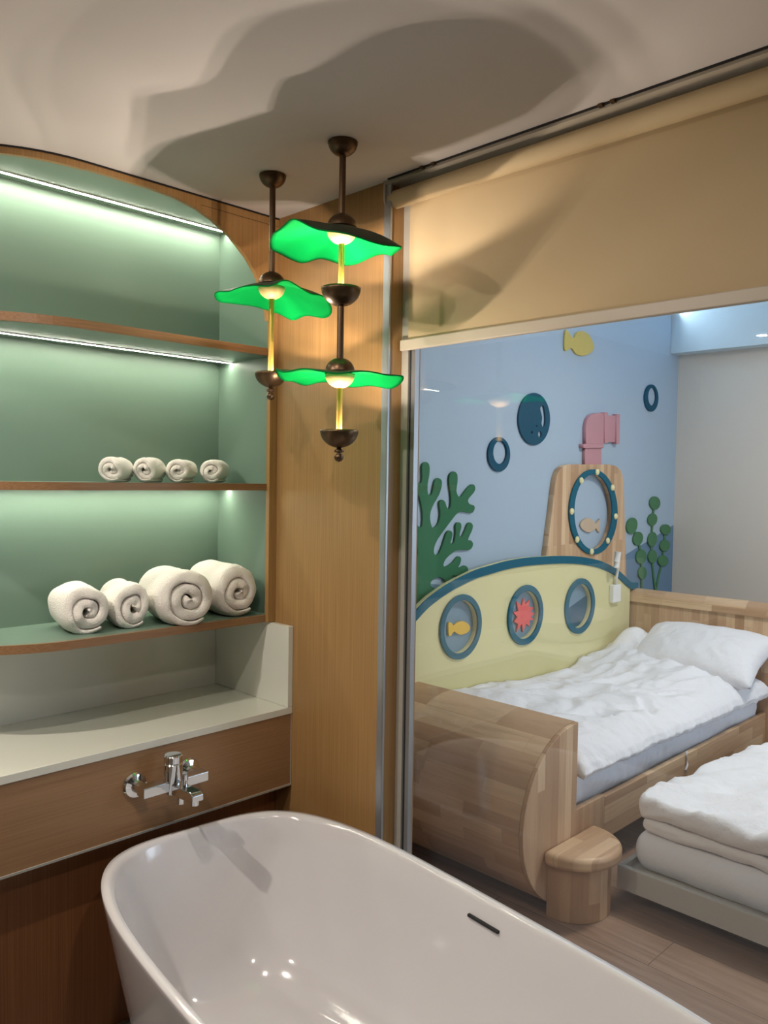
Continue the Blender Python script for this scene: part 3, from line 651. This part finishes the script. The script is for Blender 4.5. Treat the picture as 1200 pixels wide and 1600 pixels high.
def seaweed(discs, stem, label):
    t = thing('seaweed_cutout', label, 'wall decoration', (*[px(*Q6([discs[0][:2]])[0], YW)[0]], YW, 1.0), 'seaweed stalks on the mural')
    bm = None
    L = P2(Q6(stem), YW); w = .010
    pts = [Vector(p) for p in L]; a = []; b = []
    for i, p in enumerate(pts):
        d = (pts[min(i+1, len(pts)-1)] - pts[max(i-1, 0)]).normalized(); n = Vector((-d.y, d.x)) * w; a.append(tuple(p + n)); b.append(tuple(p - n))
    cutout('stem', [a + b[::-1]], YW - .009, YW - .0005, M['weed'], t)
    for (x, y, rx, ry, rt) in discs:
        c = Q6([(x, y)])[0]; cutout('leaf', [P2(ell(c[0], c[1], rx / 4.615, ry / 4.615, 32, rt), YW)], YW - .013, YW - .0007, M['weed'], t, bev=.002)
seaweed([(670, 930, 37, 60, .2), (714, 1022, 34, 50, .2), (737, 1152, 36, 52, .15), (746, 1270, 29, 46, .05)], [(675, 945), (700, 985), (716, 1030), (735, 1110), (742, 1180), (745, 1280), (745, 1420)], 'left seaweed stalk with the large top leaf beside the tower')
seaweed([(836, 766, 37, 48, 0), (819, 885, 32, 45, .2), (818, 1028, 31, 54, .15), (819, 1152, 30, 48, .1)], [(834, 790), (826, 850), (819, 960), (814, 1090), (820, 1190), (832, 1300), (846, 1420)], 'tallest seaweed stalk, between the two shorter ones')
seaweed([(914, 957, 35, 38, 0), (908, 1073, 34, 42, .2), (895, 1182, 36, 39, .3)], [(912, 980), (908, 1060), (898, 1150), (885, 1230), (865, 1300), (846, 1420)], 'right seaweed stalk nearest the grey wall')

# conning tower
tw_ = thing('tower_board', 'tapering rubberwood conning tower board with teal oval window on the mural', 'wall decoration', (4.2, YW, 1.0))
YT = YW - .035
out = [(58,1200),(65,1145),(85,980),(100,870),(115,740),(130,620),(140,570),(160,525),(195,495),(240,487),(400,487),(520,488),(565,498),(598,525),(614,565),(622,620),(626,760),(630,900),(636,1080),(642,1330),(400,1330),(50,1290)]
cx, cy = 392/4.615 + 840, 830/4.615 + 620
hole = P2(ell(cx, cy, 150/4.615, 282/4.615, 64), YT)
cutout('tower_face', [P2(Q6(out), YT), hole], YT, YW - .0005, M['twZ'], tw_, bev=.003)
cutout('window_ring', [P2(ell(cx, cy, 174/4.615, 307/4.615, 64), YT), P2(ell(cx, cy, 138/4.615, 270/4.615, 64), YT)], YT - .012, YT - .0003, M['teal'], tw_, bev=.003)
for (x, y) in ((427,543),(537,655),(560,862),(503,1038),(387,1116),(282,1029),(244,826),(312,604)):
    X, Z = px(*Q6([(x, y)])[0], YT - .012); bm = bmesh.new()
    lathe(bm, [(.019, 0), (.018, -.006), (.012, -.011), (.0005, -.013)], (X, YT - .0118, Z), 20, 'Y'); obj('stud', bm, M['stud'], tw_, smooth='all')
ornament('fish_cutout', [Q6([(295,925),(308,897),(335,877),(362,873),(390,890),(406,915),(420,900),(440,878),(437,925),(440,972),(430,980),(408,948),(395,962),(365,980),(335,972),(308,952)])], M['plywood'], 'pale plywood fish inside the oval tower window', th=.012)

# periscope
pr = thing('periscope', 'dusty pink periscope board standing on the tower, turned right', 'wall decoration', (4.2, YW, 1.65))
def pb(name, pts, th, lab=None, n=0): 
    L = P2(Q6(pts), YW - th)
    cutout(name, [L], YW - th, YW - .0005, M['pink'], pr, bev=.003)
pb('lower_pipe', [(345, 365), (462, 365), (462, 492), (343, 492)], .022)
pb('elbow', [(350, 342), (350, 215), (360, 165), (385, 130), (425, 117), (488, 117), (488, 332), (475, 342)], .026)
pb('collar', [(334, 340), (478, 340), (478, 370), (334, 370)], .034)
pb('side_pipe', [(505, 134), (575, 136), (572, 328), (505, 328)], .022)
pb('inner_flange', [(487, 112), (510, 112), (508, 336), (486, 336)], .034)
pb('end_flange', [(574, 124), (597, 124), (592, 341), (570, 341)], .034)

# reading lamp on the hull
rx_, rz_ = px(957.5, 926, YP)
rl = thing('reading_lamp', 'small white gooseneck reading lamp fixed to the hull board above the pillow', 'lamp', (rx_, YP, rz_))
bm = bmesh.new(); bx(bm, -.045, .045, -.03, -.001, -.055, .05); obj('wall_plate', bm, M['whitepaint'], rl, local=True, bevel=.004)
bm = bmesh.new(); tube(bm, [(0, -.016, .05), (.0, -.022, .10), (-.02, -.04, .145), (-.06, -.06, .165), (-.09, -.07, .175)], .008); obj('gooseneck', bm, M['whitepaint'], rl, smooth='all', local=True)
bm = bmesh.new(); tube(bm, [(-.095, -.072, .165), (-.098, -.074, .2), (-.095, -.078, .255)], .019, 20); o = obj('lamp_head', bm, M['whitepaint'], rl, smooth=True, local=True)

# ---------------------------------------------------------------- bedding
def wr(x, y, s, sx=1, sy=1, seed=0):
    v = Vector((x * s * sx + seed, y * s * sy, seed * .7)); w = noise.noise(v * .6) * 1.4
    n = noise.noise(Vector((v.x + w, v.y - w, v.z))); return (1 - abs(n) * 2.2)
def rbox(bm, x0, x1, y0, y1, z0, z1, r, n=6, nx=60, ny=30, fn=None):
    """soft slab: rounded edges, closed"""
    rows = []
    prof = []
    for k in range(2 * n + 1):
        a = -PI/2 + PI * k / (2 * n); prof.append((1 - math.cos(a), math.sin(a)))
    def loop(d, z):
        L = []; X0, X1, Y0, Y1 = x0 + d, x1 - d, y0 + d, y1 - d; q = max(r * 1.2 - d, .004)
        cs = [(X1 - q, Y1 - q, 0), (X0 + q, Y1 - q, PI/2), (X0 + q, Y0 + q, PI), (X1 - q, Y0 + q, 1.5 * PI)]
        for i, (cx_, cy_, a0) in enumerate(cs):
            for k in range(7): a = a0 + PI/2 * k / 6; L.append((cx_ + q * math.cos(a), cy_ + q * math.sin(a), z))
            nx_, ny_, a1 = cs[(i+1) % 4]; m = nx if i % 2 == 0 else ny
            p = Vector(L[-1]); e = Vector((nx_ + q * math.cos(a1), ny_ + q * math.sin(a1), z))
            for k in range(1, m): L.append(tuple(p.lerp(e, k / m)))
        return L
    zc = (z0 + z1) / 2; hz = (z1 - z0) / 2
    for c, s in prof: rows.append(loop(r * c if True else 0, zc + hz * s))
    steps = 10; w = (y1 - y0) / 2 - r
    for k in range(1, steps): rows.append(loop(r + (w - .012) * k / (steps - 1), z1))
    vs = grid(bm, rows, closed_u=True); bm.faces.new(vs[0]); bm.faces.new(vs[-1])
    if fn:
        for v in bm.verts: v.co = Vector(fn(v.co))
# main mattress with fitted sheet: gathered folds along its side
def mf(c):
    x, y, z = c
    if y < 1.70:
        g = wr(x * 1.0 + z * 2.6, z, 5, 1, 3, 2.2) + .5 * wr(x + z * 3, z, 13, 1, 2, 6); y += .011 * g * (1 if z < .45 else .3)
        if z < .40: z -= .022 * max(0, (x - 3.0)) * (.40 - z) / .1
    return x, y, z
bm = bmesh.new(); rbox(bm, XF + .022, 4.605, FY + .031, YP - .004, .302, .47, .03, nx=220, fn=mf)
tag(obj('mattress', bm, M['sheet'], None, smooth='all'), 'mattress in a white fitted sheet on the submarine bed, under the duvet', 'mattress', 'mattresses')
# duvet
def duvet():
    bm = bmesh.new(); nx = 150
    prof = [(YP - .03, .474), (YP - .006, .485), (YP - .008, .515), (2.33, .53), (2.15, .54), (1.95, .54), (1.80, .535), (1.69, .525), (1.63, .512), (1.598, .493), (1.585, .472), (1.593, .455), (1.618, .462)]
    P = []
    for i in range(len(prof) - 1):
        m = 12 if i in (3, 4, 5, 6) else 5
        for k in range(m):
            t = k / m; P.append((prof[i][0] + (prof[i+1][0] - prof[i][0]) * t, prof[i][1] + (prof[i+1][1] - prof[i][1]) * t, (i + t) / (len(prof) - 1)))
    P.append((*prof[-1], 1))
    rows = []
    for ix in range(nx + 1):
        u = ix / nx; row = []
        for (y, z, s) in P:
            x = XF + .03 + u * (4.60 - XF - .03)
            hem = noise.noise(Vector((x * 2.2, 0, 3))) * .025
            e = min(u / .035, 1); e = math.sqrt(max(1 - (1 - e)**2, 0))
            e2 = min((1 - u) / .06, 1); e2 = math.sqrt(max(1 - (1 - e2)**2, 0)); e = min(e, e2)
            zz = .474 + (z - .474) * e if z > .474 else z
            side = 1 if y < 1.66 else 0
            if s > .7: zz -= (.045 * u + hem + .0) * (s - .7) / .3
            top = max(0, min(1, (y - 1.58) / .12)) * e
            # rise against the pillow and wall
            zz += top * (.05 * math.exp(-((x - 4.25) / .3)**2) * (1 if y > 1.9 else max(0, (y - 1.6) / .3)))
            zz += top * .15 * math.exp(-((x - 4.42) / .16)**2 - ((y - 2.30) / .12)**2)
            zz += top * (.05 * math.exp(-((x - 2.95) / .35)**2 - ((y - 2.3) / .25)**2))
            d = .034 * wr(x + y * .6, y, 2.3, 1, 1.3, 1.3) + .022 * wr(x + y, y - x * .4, 4.5, 1, 1.8, 4) + .010 * wr(x, y + x * .5, 11, 1, 1.4, 9)
            zz += top * d * .8
            yy = y - (.010 * wr(x, z, 9, 1, .8, 7) + .006 * wr(x, z, 20, 1, .5, 2)) * (1 if y < 1.7 and s > .55 else 0)
            row.append((x, yy, zz))
        rows.append(row)
    vs = grid(bm, rows)
    for r_ in (vs[0], vs[-1]): bm.faces.new(r_)
    # underside
    for i in range(len(vs) - 1):
        try: bm.faces.new((vs[i][0], vs[i+1][0], vs[i+1][-1], vs[i][-1]))
        except Exception: pass
    return bm
tag(obj('duvet', duvet(), M['sheetb'], None, smooth='all'), 'rumpled white duvet spread over the submarine bed', 'duvet', 'white duvets')
# pillow
def pillow(L, Wd, T, seed):
    bm = bmesh.new(); n = 44; rowst = []; rowsb = []
    for i in range(n + 1):
        rt = []; rb = []
        for j in range(n + 1):
            u = -1 + 2 * i / n; v = -1 + 2 * j / n
            k = 1 - .10 * (1 - abs(u)) * abs(v)**3 ; k2 = 1 - .07 * (1 - abs(v)) * abs(u)**3
            x = u * L / 2 * k2; y = v * Wd / 2 * k
            h = T / 2 * (max(0, 1 - abs(u)**2.6) * max(0, 1 - abs(v)**2.6))**.42
            w = .006 * wr(u * 2 + seed, v * 1.4, 1.6, 1, 1, seed) * (h / T * 2)
            rt.append((x, y, h + w)); rb.append((x, y, -h * .75))
        rowst.append(rt); rowsb.append(rb)
    a = grid(bm, rowst); b = grid(bm, rowsb)
    bmesh.ops.remove_doubles(bm, verts=bm.verts, dist=1e-4)
    return bm
o = obj('pillow', pillow(.70, .48, .23, 3), M['sheetb'], None, smooth='all')
o['label'] = 'plump white pillow leaning on the headboard of the submarine bed'; o['category'] = 'pillow'
o.matrix_world = Matrix.Translation((4.42, 1.90, .632)) @ Matrix.Rotation(math.radians(-88), 4, 'Z') @ Matrix.Rotation(math.radians(0), 4, 'Y') @ Matrix.Rotation(math.radians(-22), 4, 'X').inverted()

# fabric tie hanging over the rail
bm = bmesh.new(); tube(bm, [(3.62, FY + .0, .345), (3.615, FY - .002, .31), (3.625, FY - .003, .285), (3.61, FY - .003, .262), (3.618, FY - .003, .25)], .005, 8)
tag(obj('fabric_tie', bm, M['sheet'], None, smooth='all'), 'short white fabric tie hanging over the wooden side rail', 'tie')

# ---------------------------------------------------------------- trundle bed
TX = 2.74; TY = 1.462
td = thing('trundle_bed', 'low grey metal trundle bed frame on castors beside the submarine bed', 'bed', (3.7, 1.0, 0))
bm = bmesh.new(); bx(bm, TX, TX + .02, .45, TY, .068, .155); obj('foot_rail', bm, M['frameg'], td, bevel=.0015)
for y in (.45, TY - .02):
    bm = bmesh.new(); bx(bm, TX + .02, 4.65, y, y + .02, .068, .155); obj('side_rail', bm, M['frameg'], td, bevel=.0015)
bm = bmesh.new(); bx(bm, TX + .02, 4.65, .47, TY - .02, .115, .130); obj('bed_base', bm, M['frameg'], td)
for x, y in ((2.85, 1.315), (2.85, .62), (4.5, 1.315), (4.5, .62)):
    bm = bmesh.new(); lathe(bm, [(.0005, -.012), (.022, -.012), (.028, -.008), (.028, .008), (.022, .012), (.0005, .012)], (x, y, .0285), 28, 'Y')
    w = obj('castor', bm, M['rubberwheel'], td, smooth=True); bm = bmesh.new(); bx(bm, x - .015, x + .015, y - .02, y + .02, .058, .116); obj('castor_fork', bm, M['frameg'], w)
def tm(c):
    x, y, z = c; return (x + .004 * wr(y, z, 5), y, z + (.006 * wr(x, y, 4) if z > .2 else 0))
bm = bmesh.new(); rbox(bm, TX + .05, 4.64, .49, TY - .022, .1305, .268, .05, fn=tm)
tag(obj('mattress', bm, M['sheet'], None, smooth='all'), 'thick mattress lying in the low grey trundle frame', 'mattress', 'mattresses')
def q1(c):
    x, y, z = c; k = min(1, max(0, (x - 2.8) / .5))
    return (x + .006 * wr(y, z, 4, 1, 3, 2), y + .01 * noise.noise(Vector((x * 4, 0, 1))), z + .008 * wr(x, y, 5, 1, 1, 3))
bm = bmesh.new(); rbox(bm, TX + .062, 4.2, .50, TY - .055, .272, .325, .026, fn=q1)
tag(obj('folded_quilt', bm, M['sheetb'], None, smooth='all'), 'flat white quilt layer between the trundle mattress and its duvet', 'quilt')
def q2(c):
    x, y, z = c; k = min(1, max(0, (x - 2.8) / .6)); t = max(0, (z - .33) / .06)
    fy = 1 - min(1, abs(y - .95) / .5)**4
    z += t * (.04 * k * fy + .024 * wr(x + y, y, 2.6, 1, 1, 5) + .016 * wr(x, y + x * .5, 6, 1, 1.6, 8) + .006 * wr(x, y, 14, 1, 1, 2))
    if z < .36: z += .006 * wr(x, y, 5, 1, 1, 1)
    if x > 3: y -= .15 * (x - 3) * max(0, y - .9) / .53
    x += .012 * noise.noise(Vector((y * 5, z * 4, 2))) + .006 * wr(y, z, 9, 1, 2, 3)
    return x, y + .014 * noise.noise(Vector((x * 4, 3, 1))), z
bm = bmesh.new(); rbox(bm, TX + .048, 4.3, .48, TY - .035, .330, .390, .028, nx=130, ny=70, fn=q2)
tag(obj('duvet', bm, M['sheetb'], None, smooth='all'), 'puffy white duvet on top of the low trundle bed', 'duvet', 'white duvets')
